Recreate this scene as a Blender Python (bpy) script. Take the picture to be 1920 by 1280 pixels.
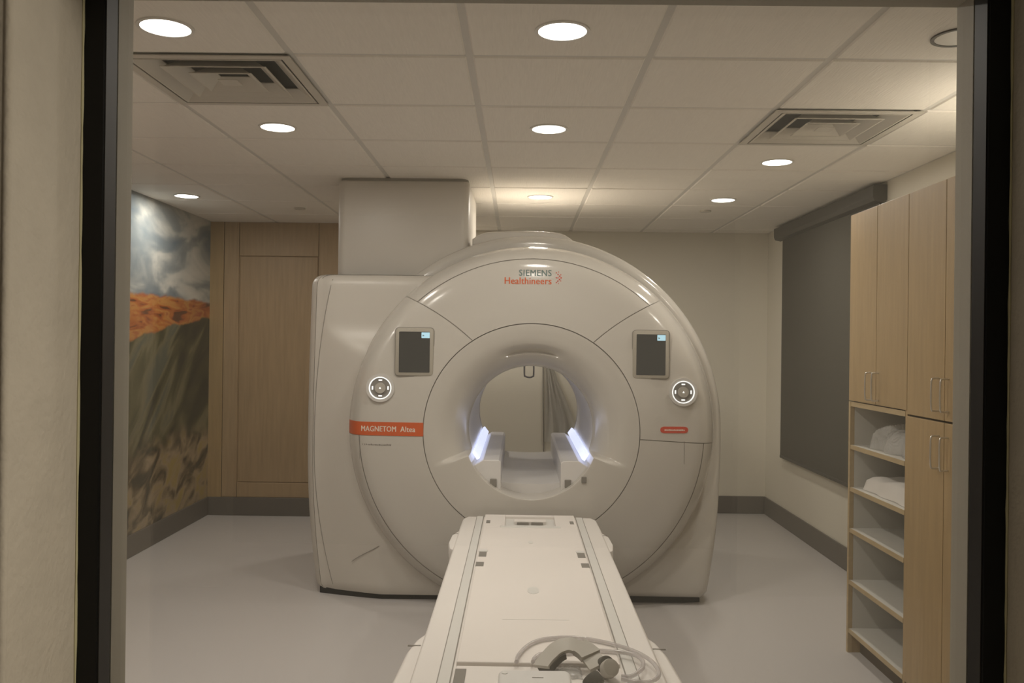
import bpy, bmesh, math, random
import numpy as np
from mathutils import Vector, Matrix

for o in list(bpy.data.objects):
    bpy.data.objects.remove(o, do_unlink=True)
S = bpy.context.scene
COL = S.collection
PI = math.pi
random.seed(4)

# ------------------------------------------------------------------ camera
CAM_H = 1.45
def cam_axes(yaw, pitch, roll):
    B = np.array([[1, 0, 0], [0, 0, -1], [0, 1, 0]], float)
    c, s = math.cos(yaw), math.sin(yaw); Ry = np.array([[c, 0, -s], [0, 1, 0], [s, 0, c]])
    c, s = math.cos(pitch), math.sin(pitch); Rp = np.array([[1, 0, 0], [0, c, s], [0, -s, c]])
    c, s = math.cos(roll), math.sin(roll); Rr = np.array([[c, -s, 0], [s, c, 0], [0, 0, 1]])
    return Rr @ Rp @ Ry @ B
A = cam_axes(-0.0085, 0.0013, 0.0122)          # rows: right, down, forward
cd = bpy.data.cameras.new('camera')
cd.sensor_width = 36.0
cd.lens = 30.0                                  # 1600 px on a 1920 px frame
cd.clip_start = 0.05
cam = bpy.data.objects.new('camera', cd); COL.objects.link(cam)
cam.matrix_world = Matrix(((A[0][0], -A[1][0], -A[2][0], 0), (A[0][1], -A[1][1], -A[2][1], 0),
                           (A[0][2], -A[1][2], -A[2][2], CAM_H), (0, 0, 0, 1)))
S.camera = cam

# ------------------------------------------------------------------ world, exposure
w = bpy.data.worlds.new('world'); S.world = w; w.use_nodes = True
w.node_tree.nodes['Background'].inputs[0].default_value = (0.02, 0.02, 0.02, 1)
w.node_tree.nodes['Background'].inputs[1].default_value = 0.2
vs = S.view_settings
vs.view_transform = 'Standard'; vs.look = 'None'; vs.gamma = 1.0; vs.use_curve_mapping = False
vs.exposure = 0.0

LAMP_W = 7.9            # each downlight of the scanner room
CONTROL_W = 37.0         # ceiling panel of the control room
LAMP_COL = (1.0, 0.93, 0.86)
CEIL = CAM_H + 0.967
XL, XR = -2.56, 2.14    # side walls
YB = 7.39               # rear wall
YW0, YW1 = 1.03, 1.287  # window wall, control side and scanner side

# ------------------------------------------------------------------ materials
MATS = {}
def lin(c):
    return tuple((v / 12.92 if v <= 0.04045 else ((v + 0.055) / 1.055) ** 2.4) for v in c)
def new_mat(name):
    m = bpy.data.materials.new(name); m.use_nodes = True
    nt = m.node_tree
    return m, nt, nt.nodes['Principled BSDF']
def pmat(name, col, rough=0.5, spec=0.5, metal=0.0, bump=None, noise=None, coat=0.0, emis=None):
    """col is linear rgb. noise=(scale, amount, stretch) varies the colour; bump=(scale, strength, dist)."""
    m, nt, b = new_mat(name)
    b.inputs['Base Color'].default_value = (*col, 1)
    b.inputs['Roughness'].default_value = rough
    b.inputs['Specular IOR Level'].default_value = spec
    b.inputs['Metallic'].default_value = metal
    b.inputs['Coat Weight'].default_value = coat
    if emis:
        b.inputs['Emission Color'].default_value = (*emis[0], 1)
        b.inputs['Emission Strength'].default_value = emis[1]
    geo = None
    if noise or bump:
        geo = nt.nodes.new('ShaderNodeNewGeometry')
    if noise:
        mp = nt.nodes.new('ShaderNodeVectorMath'); mp.operation = 'MULTIPLY'
        mp.inputs[1].default_value = noise[2]
        nt.links.new(geo.outputs['Position'], mp.inputs[0])
        n = nt.nodes.new('ShaderNodeTexNoise'); n.inputs['Scale'].default_value = noise[0]
        n.inputs['Detail'].default_value = 3.0
        nt.links.new(mp.outputs[0], n.inputs['Vector'])
        r = nt.nodes.new('ShaderNodeMapRange')
        r.inputs['From Min'].default_value = 0.25; r.inputs['From Max'].default_value = 0.75
        r.inputs['To Min'].default_value = 1 - noise[1]; r.inputs['To Max'].default_value = 1 + noise[1]
        nt.links.new(n.outputs['Fac'], r.inputs['Value'])
        mx = nt.nodes.new('ShaderNodeVectorMath'); mx.operation = 'SCALE'
        mx.inputs[0].default_value = col
        nt.links.new(r.outputs[0], mx.inputs['Scale'])
        nt.links.new(mx.outputs[0], b.inputs['Base Color'])
    if bump:
        n2 = nt.nodes.new('ShaderNodeTexNoise'); n2.inputs['Scale'].default_value = bump[0]
        n2.inputs['Detail'].default_value = 2.0
        src = geo.outputs['Position']
        if len(bump) > 3:
            mp2 = nt.nodes.new('ShaderNodeVectorMath'); mp2.operation = 'MULTIPLY'
            mp2.inputs[1].default_value = bump[3]
            nt.links.new(src, mp2.inputs[0]); src = mp2.outputs[0]
        nt.links.new(src, n2.inputs['Vector'])
        bp = nt.nodes.new('ShaderNodeBump'); bp.inputs['Strength'].default_value = bump[1]
        bp.inputs['Distance'].default_value = bump[2]
        nt.links.new(n2.outputs['Fac'], bp.inputs['Height'])
        nt.links.new(bp.outputs[0], b.inputs['Normal'])
    MATS[name] = m
    return m

pmat('wall_paint', (0.74, 0.70, 0.60), 0.7, 0.3, bump=(260, 0.12, 0.002))
pmat('plaster', (0.52, 0.475, 0.395), 0.75, 0.25, bump=(75, 0.5, 0.004), noise=(14, 0.05, (1, 1, 1)))
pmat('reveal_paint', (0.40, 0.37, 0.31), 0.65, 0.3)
pmat('caulk', (0.50, 0.47, 0.30), 0.6, 0.3)
pmat('tile', (0.85, 0.81, 0.745), 0.9, 0.1, noise=(9, 0.035, (14, 1.3, 1)), bump=(10, 0.35, 0.004, (16, 1.5, 1)))
pmat('tbar', (0.65, 0.63, 0.59), 0.6, 0.3)
pmat('plenum', (0.10, 0.095, 0.085), 0.9, 0.1)
pmat('vinyl', (0.52, 0.495, 0.48), 0.38, 0.4, noise=(330, 0.16, (1, 1, 1)))
pmat('rubber_base', (0.14, 0.125, 0.108), 0.5, 0.4)
pmat('black_frame', (0.0035, 0.0035, 0.003), 0.45, 0.3)
pmat('black_frame_lit', (0.026, 0.023, 0.020), 0.5, 0.25)  # frame black made lighter: light on its inner return, put into the colour
pmat('shell', (0.57, 0.54, 0.49), 0.15, 0.5)
pmat('shell_soft', (0.60, 0.565, 0.51), 0.38, 0.45, bump=(500, 0.05, 0.0008))
pmat('seam', (0.30, 0.28, 0.25), 0.7, 0.2)
pmat('bore_liner', (0.72, 0.70, 0.68), 0.35, 0.5)
pmat('plinth', (0.025, 0.025, 0.025), 0.7, 0.2)
pmat('orange', (0.62, 0.115, 0.030), 0.45, 0.4)
pmat('orange_red', (0.60, 0.085, 0.045), 0.45, 0.4)
pmat('white_print', (0.80, 0.74, 0.64), 0.5, 0.3)
pmat('teal_print', (0.14, 0.20, 0.19), 0.5, 0.3)
pmat('grey_print', (0.20, 0.18, 0.165), 0.5, 0.3)
pmat('screen_frame', (0.40, 0.37, 0.31), 0.4, 0.5)
pmat('screen_glass', (0.020, 0.019, 0.017), 0.12, 0.5, emis=((0.045, 0.042, 0.036), 0.7))
pmat('screen_icon', (0.3, 0.5, 0.6), 0.3, 0.5, emis=((0.36, 0.56, 0.68), 1.0))
pmat('dial_rim', (0.62, 0.60, 0.57), 0.3, 0.5)
pmat('dial_face', (0.24, 0.225, 0.20), 0.35, 0.5)
pmat('dial_light', (0.8, 0.8, 0.8), 0.4, 0.5, emis=((0.95, 0.97, 1.0), 0.95))
pmat('led', (0.8, 0.85, 1.0), 0.4, 0.5, emis=((0.62, 0.68, 1.0), 1.25))
pmat('lamp_lens', (0.9, 0.9, 0.9), 0.4, 0.4, emis=((1.0, 0.97, 0.92), 7.0))
pmat('lamp_trim', (0.75, 0.73, 0.69), 0.4, 0.5)
pmat('lens_off', (0.70, 0.68, 0.63), 0.35, 0.5)
pmat('dark_metal', (0.09, 0.085, 0.075), 0.5, 0.5)
pmat('vent_white', (0.58, 0.545, 0.48), 0.5, 0.4)
pmat('vent_dark', (0.030, 0.031, 0.029), 0.8, 0.2)
pmat('shade_fabric', (0.085, 0.079, 0.066), 0.85, 0.15, noise=(350, 0.12, (1, 1, 1)))
pmat('cassette', (0.060, 0.056, 0.048), 0.5, 0.4)
WOODC = (0.385, 0.270, 0.135)
pmat('maple', WOODC, 0.42, 0.4, noise=(5, 0.10, (10, 10, 0.7)))
pmat('maple_dark', (0.40, 0.285, 0.165), 0.45, 0.4, noise=(5, 0.11, (10, 10, 0.7)))
pmat('maple_edge', (0.46, 0.35, 0.20), 0.45, 0.4, noise=(7, 0.08, (8, 2, 8)))
pmat('melamine', (0.60, 0.585, 0.54), 0.4, 0.4)
pmat('gap_dark', (0.05, 0.035, 0.02), 0.8, 0.2)
pmat('steel', (0.72, 0.70, 0.66), 0.32, 0.5, metal=0.9)
pmat('linen', (0.74, 0.71, 0.67), 0.85, 0.2, bump=(60, 0.25, 0.004))
pmat('bedding_grey', (0.40, 0.385, 0.36), 0.85, 0.2, bump=(40, 0.5, 0.008))
pmat('table_shell', (0.82, 0.785, 0.745), 0.40, 0.45, bump=(420, 0.06, 0.001))
pmat('table_pad', (0.81, 0.765, 0.72), 0.55, 0.35, bump=(260, 0.10, 0.001))
pmat('rail_grey', (0.72, 0.71, 0.675), 0.4, 0.45)
pmat('socket_grey', (0.24, 0.225, 0.20), 0.6, 0.3)
pmat('phone_grey', (0.46, 0.435, 0.385), 0.45, 0.4)
pmat('foam_dark', (0.13, 0.125, 0.11), 0.9, 0.1)
pmat('coil_white', (0.74, 0.73, 0.71), 0.4, 0.4)
pmat('cable_dark', (0.28, 0.26, 0.235), 0.6, 0.3)
pmat('gown', (0.78, 0.755, 0.70), 0.85, 0.2)
pmat('control_wall', (0.42, 0.40, 0.34), 0.8, 0.2)
pmat('corridor_dark', (0.10, 0.095, 0.085), 0.9, 0.1)
pmat('kick', (0.10, 0.075, 0.05), 0.7, 0.2)

def glass_mat():
    m = bpy.data.materials.new('window_glass'); m.use_nodes = True
    nt = m.node_tree; nt.nodes.clear()
    out = nt.nodes.new('ShaderNodeOutputMaterial')
    tr = nt.nodes.new('ShaderNodeBsdfTransparent'); tr.inputs[0].default_value = (0.965, 0.965, 0.945, 1)
    gl = nt.nodes.new('ShaderNodeBsdfGlossy'); gl.inputs['Roughness'].default_value = 0.0
    gl.inputs['Color'].default_value = (1, 1, 1, 1)
    fr = nt.nodes.new('ShaderNodeFresnel'); fr.inputs['IOR'].default_value = 1.5
    mx = nt.nodes.new('ShaderNodeMixShader')
    nt.links.new(fr.outputs[0], mx.inputs[0]); nt.links.new(tr.outputs[0], mx.inputs[1])
    nt.links.new(gl.outputs[0], mx.inputs[2])
    # fine shielding mesh laminated into the pane: a thin even haze
    df = nt.nodes.new('ShaderNodeBsdfDiffuse'); df.inputs[0].default_value = (0.62, 0.60, 0.54, 1)
    m2 = nt.nodes.new('ShaderNodeMixShader'); m2.inputs[0].default_value = 0.045
    nt.links.new(mx.outputs[0], m2.inputs[1]); nt.links.new(df.outputs[0], m2.inputs[2])
    nt.links.new(m2.outputs[0], out.inputs[0])
    MATS['window_glass'] = m
glass_mat()

def film_mat(name, col, rough, alpha, crinkle=0):
    """thin clear plastic: part see-through, part soft gloss"""
    m = bpy.data.materials.new(name); m.use_nodes = True
    nt = m.node_tree; b = nt.nodes['Principled BSDF']
    b.inputs['Base Color'].default_value = (*col, 1); b.inputs['Roughness'].default_value = rough
    b.inputs['Alpha'].default_value = alpha; b.inputs['Specular IOR Level'].default_value = 0.7
    if crinkle:
        g = nt.nodes.new('ShaderNodeNewGeometry'); n = nt.nodes.new('ShaderNodeTexNoise'); n.inputs['Scale'].default_value = crinkle
        n.inputs['Detail'].default_value = 4.0; n.inputs['Distortion'].default_value = 1.5
        bp = nt.nodes.new('ShaderNodeBump'); bp.inputs['Strength'].default_value = 1.0; bp.inputs['Distance'].default_value = 0.03
        nt.links.new(g.outputs['Position'], n.inputs['Vector']); nt.links.new(n.outputs['Fac'], bp.inputs['Height'])
        nt.links.new(bp.outputs[0], b.inputs['Normal'])
    MATS[name] = m
film_mat('clear_tube', (0.60, 0.56, 0.55), 0.12, 0.50)
film_mat('clear_wrap', (0.75, 0.74, 0.71), 0.12, 0.40, 14)

def mural_mat():
    m, nt, b = new_mat('mural')
    N = nt.nodes; L = nt.links
    geo = N.new('ShaderNodeNewGeometry')
    sep = N.new('ShaderNodeSeparateXYZ'); L.new(geo.outputs['Position'], sep.inputs[0])
    def noise(scale, stretch=(1, 1, 1), detail=5, dist=0.0, rot=0):
        v = N.new('ShaderNodeVectorMath'); v.operation = 'MULTIPLY'; v.inputs[1].default_value = stretch
        if rot:
            mp = N.new('ShaderNodeVectorRotate'); mp.rotation_type = 'X_AXIS'; mp.inputs['Angle'].default_value = math.radians(rot)
            L.new(geo.outputs['Position'], mp.inputs['Vector']); L.new(mp.outputs[0], v.inputs[0])
        else: L.new(geo.outputs['Position'], v.inputs[0])
        n = N.new('ShaderNodeTexNoise'); n.inputs['Scale'].default_value = scale
        n.inputs['Detail'].default_value = detail; n.inputs['Distortion'].default_value = dist
        L.new(v.outputs[0], n.inputs['Vector']); return n.outputs['Fac']
    def ramp(fac, stops):
        r = N.new('ShaderNodeValToRGB'); cr = r.color_ramp
        cr.elements[0].position = stops[0][0]; cr.elements[0].color = (*stops[0][1], 1)
        cr.elements[1].position = stops[-1][0]; cr.elements[1].color = (*stops[-1][1], 1)
        for p, c in stops[1:-1]:
            e = cr.elements.new(p); e.color = (*c, 1)
        L.new(fac, r.inputs[0]); return r.outputs[0]
    def math_(op, a, b_=None):
        n = N.new('ShaderNodeMath'); n.operation = op
        for i, v in enumerate((a, b_)):
            if v is None: continue
            if isinstance(v, (int, float)): n.inputs[i].default_value = v
            else: L.new(v, n.inputs[i])
        return n.outputs[0]
    def step(v, a, bb):
        r = N.new('ShaderNodeMapRange'); r.interpolation_type = 'SMOOTHSTEP'
        r.inputs['From Min'].default_value = a; r.inputs['From Max'].default_value = bb
        L.new(v, r.inputs['Value']); return r.outputs[0]
    def mix(f, a, c):
        n = N.new('ShaderNodeMix'); n.data_type = 'RGBA'
        L.new(f, n.inputs[0]); L.new(a, n.inputs[6]); L.new(c, n.inputs[7]); return n.outputs[2]
    y, z = sep.outputs['Y'], sep.outputs['Z']
    sky = ramp(noise(2.6, (1, 0.55, 1.5), 8, 0.5), [(0.36, (0.15, 0.20, 0.245)), (0.45, (0.23, 0.27, 0.29)),
               (0.51, (0.32, 0.35, 0.355)), (0.57, (0.52, 0.53, 0.50)), (0.66, (0.64, 0.63, 0.58))])
    orange = ramp(noise(3.2, (1, 1.1, 5), 5, 0.8), [(0.36, (0.12, 0.04, 0.015)), (0.43, (0.38, 0.09, 0.02)),
                  (0.51, (0.50, 0.17, 0.035)), (0.58, (0.55, 0.26, 0.065)), (0.68, (0.40, 0.09, 0.03))])
    green = ramp(noise(2.4, (1, 0.45, 1.5), 8, 0.9, -40), [(0.37, (0.018, 0.022, 0.014)), (0.45, (0.050, 0.052, 0.026)),
                 (0.51, (0.095, 0.095, 0.045)), (0.57, (0.18, 0.165, 0.095)), (0.66, (0.095, 0.11, 0.085))])
    rock = ramp(noise(6.0, (1, 0.6, 1.2), 8, 0.8, -30), [(0.36, (0.035, 0.032, 0.022)), (0.44, (0.12, 0.09, 0.052)),
                (0.51, (0.25, 0.195, 0.115)), (0.57, (0.36, 0.275, 0.18)), (0.66, (0.36, 0.27, 0.09))])
    wob = math_('MULTIPLY', math_('SUBTRACT', noise(2.6, (1, 1.3, 1), 4, 0.4), 0.5), 0.32)
    small = math_('MULTIPLY', math_('SUBTRACT', noise(7, (1, 1, 1), 4), 0.5), 0.06)
    hill = math_('ADD', math_('MULTIPLY', math_('SUBTRACT', y, 5.5), 0.135), 1.43)
    hill = math_('ADD', hill, math_('MULTIPLY', wob, 0.45))
    c1 = mix(step(math_('ADD', z, math_('MULTIPLY', wob, 2.2)), 0.60, 0.86), rock, green)
    c2 = mix(step(math_('SUBTRACT', z, hill), -0.012, 0.012), c1, orange)
    c3 = mix(step(math_('ADD', z, small), 1.735, 1.765), c2, sky)
    L.new(c3, b.inputs['Base Color'])
    b.inputs['Roughness'].default_value = 0.33; b.inputs['Specular IOR Level'].default_value = 0.45
    MATS['mural'] = m
mural_mat()

# ------------------------------------------------------------------ mesh helpers
def root_origin(p):
    while p.parent: p = p.parent
    return p.location.copy()
def obj(name, bm, mat, parent=None, smooth=False, kind=None, base=False, angle=40):
    bmesh.ops.recalc_face_normals(bm, faces=bm.faces[:])
    loc = Vector((0, 0, 0))
    if parent is not None:
        bmesh.ops.translate(bm, verts=bm.verts[:], vec=-root_origin(parent))
    elif base:
        co = [v.co for v in bm.verts]
        loc = Vector(((min(c.x for c in co) + max(c.x for c in co)) / 2,
                      (min(c.y for c in co) + max(c.y for c in co)) / 2, min(c.z for c in co)))
        bmesh.ops.translate(bm, verts=bm.verts[:], vec=-loc)
    me = bpy.data.meshes.new(name)
    if smooth:
        lim = math.radians(angle)
        for f in bm.faces: f.smooth = True
        for e in bm.edges:
            if len(e.link_faces) == 2 and e.calc_face_angle(0) > lim: e.smooth = False
    bm.to_mesh(me); bm.free()
    me.materials.append(MATS[mat])
    o = bpy.data.objects.new(name, me); COL.objects.link(o)
    o.location = loc
    if parent is not None: o.parent = parent
    if kind: o['kind'] = kind
    return o
def thing(name, label, cat, loc, group=None):
    o = bpy.data.objects.new(name, None); COL.objects.link(o)
    o.empty_display_size = 0.1
    o.location = loc; o['label'] = label; o['category'] = cat
    if group: o['group'] = group
    return o
def tag(o, label, cat, group=None):
    o['label'] = label; o['category'] = cat
    if group: o['group'] = group
    return o
def NB(): return bmesh.new()
def box(bm, x0, x1, y0, y1, z0, z1, bev=0.0, seg=2):
    r = bmesh.ops.create_cube(bm, size=1.0)
    vs_ = r['verts']
    for v in vs_:
        v.co = Vector((x0 + (v.co.x + .5) * (x1 - x0), y0 + (v.co.y + .5) * (y1 - y0), z0 + (v.co.z + .5) * (z1 - z0)))
    if bev > 0:
        es = list({e for v in vs_ for e in v.link_edges})
        bmesh.ops.bevel(bm, geom=es, offset=bev, segments=seg, affect='EDGES', profile=0.5)
    return bm
def bx(*a, **k): return box(NB(), *a, **k)
def prism(bm, pts, axis, a0, a1, bev=0.0, seg=2):
    """pts: 2D outline; axis 'y': pts are (x,z); 'z': (x,y); 'x': (y,z)"""
    def mk(p, a):
        return {'y': (p[0], a, p[1]), 'z': (p[0], p[1], a), 'x': (a, p[0], p[1])}[axis]
    v0 = [bm.verts.new(mk(p, a0)) for p in pts]; v1 = [bm.verts.new(mk(p, a1)) for p in pts]
    n = len(pts)
    f0 = bm.faces.new(v0); f1 = bm.faces.new(v1[::-1])
    for i in range(n): bm.faces.new((v0[i], v1[i], v1[(i + 1) % n], v0[(i + 1) % n]))
    if bev > 0:
        es = list(f0.edges) + list(f1.edges)
        bmesh.ops.recalc_face_normals(bm, faces=bm.faces[:])
        bmesh.ops.bevel(bm, geom=es, offset=bev, segments=seg, affect='EDGES', profile=0.5)
    return bm
def rrect(x0, x1, z0, z1, r, n=5):
    pts = []
    for cx, cz, a0 in ((x1 - r, z1 - r, 0), (x0 + r, z1 - r, 90), (x0 + r, z0 + r, 180), (x1 - r, z0 + r, 270)):
        for i in range(n + 1):
            a = math.radians(a0 + 90 * i / n); pts.append((cx + r * math.cos(a), cz + r * math.sin(a)))
    return pts
def disc_ring(bm, c, r0, r1, y0, y1, n=40, axis='y'):
    """solid ring (r0>0) or disc about an axis through c"""
    def mk(a, r, d):
        u, v = r * math.sin(a), r * math.cos(a)
        if axis == 'y': return (c[0] + u, d, c[1] + v)
        return (c[0] + u, c[1] + v, d)
    if r0 <= 0:
        pts = [(c[0] + r1 * math.sin(2 * PI * i / n), c[1] + r1 * math.cos(2 * PI * i / n)) for i in range(n)]
        return prism(bm, pts, axis, y0, y1)
    rows = []
    for r, d in ((r0, y0), (r1, y0), (r1, y1), (r0, y1)):
        rows.append([bm.verts.new(mk(2 * PI * i / n, r, d)) for i in range(n)])
    for k in range(4):
        a, b = rows[k], rows[(k + 1) % 4]
        for i in range(n): bm.faces.new((a[i], a[(i + 1) % n], b[(i + 1) % n], b[i]))
    return bm
def tube(bm, pts, rad, n=8, closed=False, cap=True):
    pts = [Vector(p) for p in pts]; rows = []
    m = len(pts); up = Vector((0, 0, 1)); prev = None
    for i, p in enumerate(pts):
        if closed: t = pts[(i + 1) % m] - pts[i - 1]
        else: t = pts[min(i + 1, m - 1)] - pts[max(i - 1, 0)]
        t.normalize()
        if prev is None:
            a = t.cross(up)
            if a.length < 1e-3: a = t.cross(Vector((1, 0, 0)))
        else: a = prev - t * prev.dot(t)
        a.normalize(); prev = a; b = t.cross(a)
        r = rad[i] if isinstance(rad, (list, tuple)) else rad
        rows.append([bm.verts.new(p + a * (r * math.cos(2 * PI * k / n)) + b * (r * math.sin(2 * PI * k / n))) for k in range(n)])
    rng = range(m) if closed else range(m - 1)
    for i in rng:
        a, b = rows[i], rows[(i + 1) % m]
        for k in range(n): bm.faces.new((a[k], a[(k + 1) % n], b[(k + 1) % n], b[k]))
    if cap and not closed:
        bm.faces.new(rows[0][::-1]); bm.faces.new(rows[-1])
    return bm
def spline(pts, n=8, closed=False):
    """Catmull-Rom through pts"""
    P = [Vector(p) for p in pts]; out = []; m = len(P)
    rng = range(m) if closed else range(m - 1)
    for i in rng:
        p0 = P[i - 1] if (closed or i > 0) else P[0]; p1 = P[i]; p2 = P[(i + 1) % m]
        p3 = P[(i + 2) % m] if (closed or i + 2 < m) else P[-1]
        for k in range(n):
            t = k / n
            out.append(0.5 * ((2 * p1) + (p2 - p0) * t + (2 * p0 - 5 * p1 + 4 * p2 - p3) * t * t + (3 * p1 - p0 - 3 * p2 + p3) * t ** 3))
    if not closed: out.append(P[-1])
    return out
def grid(bm, rows, closed_u=False, closed_v=False):
    V = [[bm.verts.new(p) for p in r] for r in rows]
    nr, nc = len(V), len(V[0])
    for i in range(nr if closed_v else nr - 1):
        for j in range(nc if closed_u else nc - 1):
            q = (V[i][j], V[i][(j + 1) % nc], V[(i + 1) % nr][(j + 1) % nc], V[(i + 1) % nr][j])
            try: bm.faces.new(q)
            except ValueError: pass
    return V
def skirt(bm, d):
    """give an open patch thickness: pull its border back by d"""
    be = [e for e in bm.edges if len(e.link_faces) == 1]
    r = bmesh.ops.extrude_edge_only(bm, edges=be)
    vs_ = [g for g in r['geom'] if isinstance(g, bmesh.types.BMVert)]
    bmesh.ops.translate(bm, verts=vs_, vec=d)
def text_bm(body, x0, x1, z0, ysurf, height=None, bold=0.0, thick=0.0012, spacing=1.0):
    """lettering fitted between x0..x1, baseline z0, laid on the surface ysurf(x, z)"""
    cu = bpy.data.curves.new('txt', 'FONT'); cu.body = body; cu.size = 1.0
    cu.space_character = spacing; cu.resolution_u = 3; cu.extrude = 0.0
    o = bpy.data.objects.new('txt', cu); COL.objects.link(o)
    bpy.context.view_layer.update()
    dg = bpy.context.evaluated_depsgraph_get()
    me = bpy.data.meshes.new_from_object(o.evaluated_get(dg))
    bm = NB(); bm.from_mesh(me)
    if bold:                                   # heavier strokes: the glyphs laid twice, a hair apart
        bmesh.ops.translate(bm, verts=bm.verts[:], vec=(-bold, 0, 0)); n0 = len(bm.verts)
        bm.from_mesh(me); bm.verts.ensure_lookup_table()
        bmesh.ops.translate(bm, verts=bm.verts[n0:], vec=(bold, 0, .05))
    bpy.data.objects.remove(o); bpy.data.curves.remove(cu); bpy.data.meshes.remove(me)
    xs = [v.co.x for v in bm.verts]; ys = [v.co.y for v in bm.verts]
    s = (x1 - x0) / (max(xs) - min(xs)); sy = s if height is None else height / max(ys)
    mx = min(xs)
    for v in bm.verts:
        x = x0 + (v.co.x - mx) * s; z = z0 + v.co.y * sy
        v.co = Vector((x, ysurf(x, z) - thick - v.co.z * .004, z))
    skirt(bm, Vector((0, thick * 1.5, 0)))
    return bm
def copy_tree(o, vec, label=None):
    c = o.copy(); COL.objects.link(c); c.location = o.location + Vector(vec)
    if label: c['label'] = label
    for ch in o.children:
        d = ch.copy(); COL.objects.link(d); d.parent = c
        for g in ch.children:
            e = g.copy(); COL.objects.link(e); e.parent = d
    return c

# ------------------------------------------------------------------ room shell
STR = 'structure'
obj('floor', bx(-3.0, 2.6, -3.6, YB + .2, -0.06, 0), 'vinyl', kind=STR)
obj('wall_left', bx(XL - .15, XL, YW1, YB + .2, 0, CEIL + .12), 'wall_paint', kind=STR)
obj('wall_right', bx(XR, XR + .15, YW1, YB + .2, 0, CEIL + .12), 'wall_paint', kind=STR)
obj('wall_back', bx(XL, XR, YB, YB + .2, 0, CEIL + .12), 'wall_paint', kind=STR)
# window wall with its opening
WX0, WX1, WZ0, WZ1 = -0.622, 0.686, 0.85, 2.005
bm = NB()
def wallslab(x0, x1, z0, z1): box(bm, x0, x1, YW0, YW1, z0, z1)
wallslab(-3.0, WX0, 0, CEIL + .12); wallslab(WX1, 2.6, 0, CEIL + .12)
wallslab(WX0, WX1, WZ1, CEIL + .12); wallslab(WX0, WX1, 0, WZ0)
obj('wall_front', bm, 'plaster', kind=STR)
# rounded plaster corner beads of the reveal
bm = NB()
tube(bm, [(WX0 - .004, YW0 + .004, WZ0), (WX0 - .004, YW0 + .004, WZ1)], 0.006, 10)
tube(bm, [(WX1 + .004, YW0 + .004, WZ0), (WX1 + .004, YW0 + .004, WZ1)], 0.006, 10)
obj('trim_1', bm, 'plaster', smooth=True, kind=STR)
# window
FX0, FX1, FZ0, FZ1 = -0.591, 0.653, 0.89, 1.962
win = bpy.data.objects.new('window_1', None); COL.objects.link(win)
win.location = (0.03, 1.24, WZ0); win['kind'] = STR
def ring_xz(bm, o, i, y0, y1, bev=0.0):
    (a, b, c, d), (e, f, g, h) = o, i
    box(bm, a, e, y0, y1, c, d, bev); box(bm, f, b, y0, y1, c, d, bev)
    box(bm, e, f, y0, y1, h, d, bev); box(bm, e, f, y0, y1, c, g, bev)
bm = NB(); ring_xz(bm, (WX0 + .001, WX1 - .001, WZ0 + .001, WZ1 - .001), (FX0, FX1, FZ0, FZ1), 1.200, 1.236, 0.0015)
obj('window_frame', bm, 'black_frame', win)
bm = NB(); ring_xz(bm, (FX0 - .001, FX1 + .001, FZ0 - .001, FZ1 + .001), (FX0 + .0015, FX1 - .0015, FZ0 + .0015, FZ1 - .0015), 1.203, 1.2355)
obj('frame_return_lit', bm, 'black_frame_lit', win)  # inner return of the black frame, its catch of light painted on
obj('window_pane', bx(FX0 - .012, FX1 + .012, 1.2362, 1.2422, FZ0 - .012, FZ1 + .012), 'window_glass', win)
bm = NB(); ring_xz(bm, (WX0 + .001, WX1 - .001, WZ0 + .001, WZ1 - .001), (FX0, FX1, FZ0, FZ1), 1.2424, 1.289)
obj('window_reveal', bm, 'reveal_paint', win)
bm = NB()
for x in (WX0 + .0015, WX1 - .0015):
    pts = [(x, 1.1985, WZ0 + (WZ1 - WZ0) * i / 40) for i in range(41)]
    tube(bm, pts, [0.0016 + random.uniform(-.0005, .0007) for _ in pts], 6)
obj('caulk_bead', bm, 'caulk', win, smooth=True)

# baseboards
BH = 0.15
WOODY = 7.02                     # face of the wood panelling at the rear
obj('baseboard_left', bx(XL, XL + .012, YW1, YB, 0, BH, bev=.004), 'rubber_base', kind=STR)
obj('baseboard_right', bx(XR - .012, XR, YW1, YB, 0, BH, bev=.004), 'rubber_base', kind=STR)
obj('baseboard_back', bx(-0.9, XR - .012, YB - .012, YB, 0, BH, bev=.004), 'rubber_base', kind=STR)
obj('baseboard_wood_panelling', bx(XL + .012, -0.9, WOODY - .012, WOODY, 0, BH, bev=.004), 'rubber_base', kind=STR)

# wood panelled bay at the rear left
wb = obj('wall_wood_panelling', bx(XL, -0.9, WOODY + .014, YB, 0, CEIL), 'maple_dark', kind=STR)
def wpart(name, x0, x1, z0, z1, dy, mat, bev=.003):
    obj(name, bx(x0, x1, WOODY + dy, WOODY + .0145, z0, z1, bev=bev), mat, wb)
wpart('stile', XL, XL + .115, BH, CEIL, -0.006, 'maple')
wpart('stile', XL + .119, -2.37 + .05, BH, CEIL, 0, 'maple_dark')
wpart('stile', -1.66, -0.9, BH, CEIL, 0, 'maple_dark')
wpart('rail', -2.316, -1.664, BH, 0.27, 0, 'maple_dark')
wpart('rail', -2.316, -1.664, 2.14, CEIL, 0, 'maple_dark')
wpart('panel', -2.312, -1.668, 0.274, 2.136, 0.007, 'maple_dark', .005)

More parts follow.
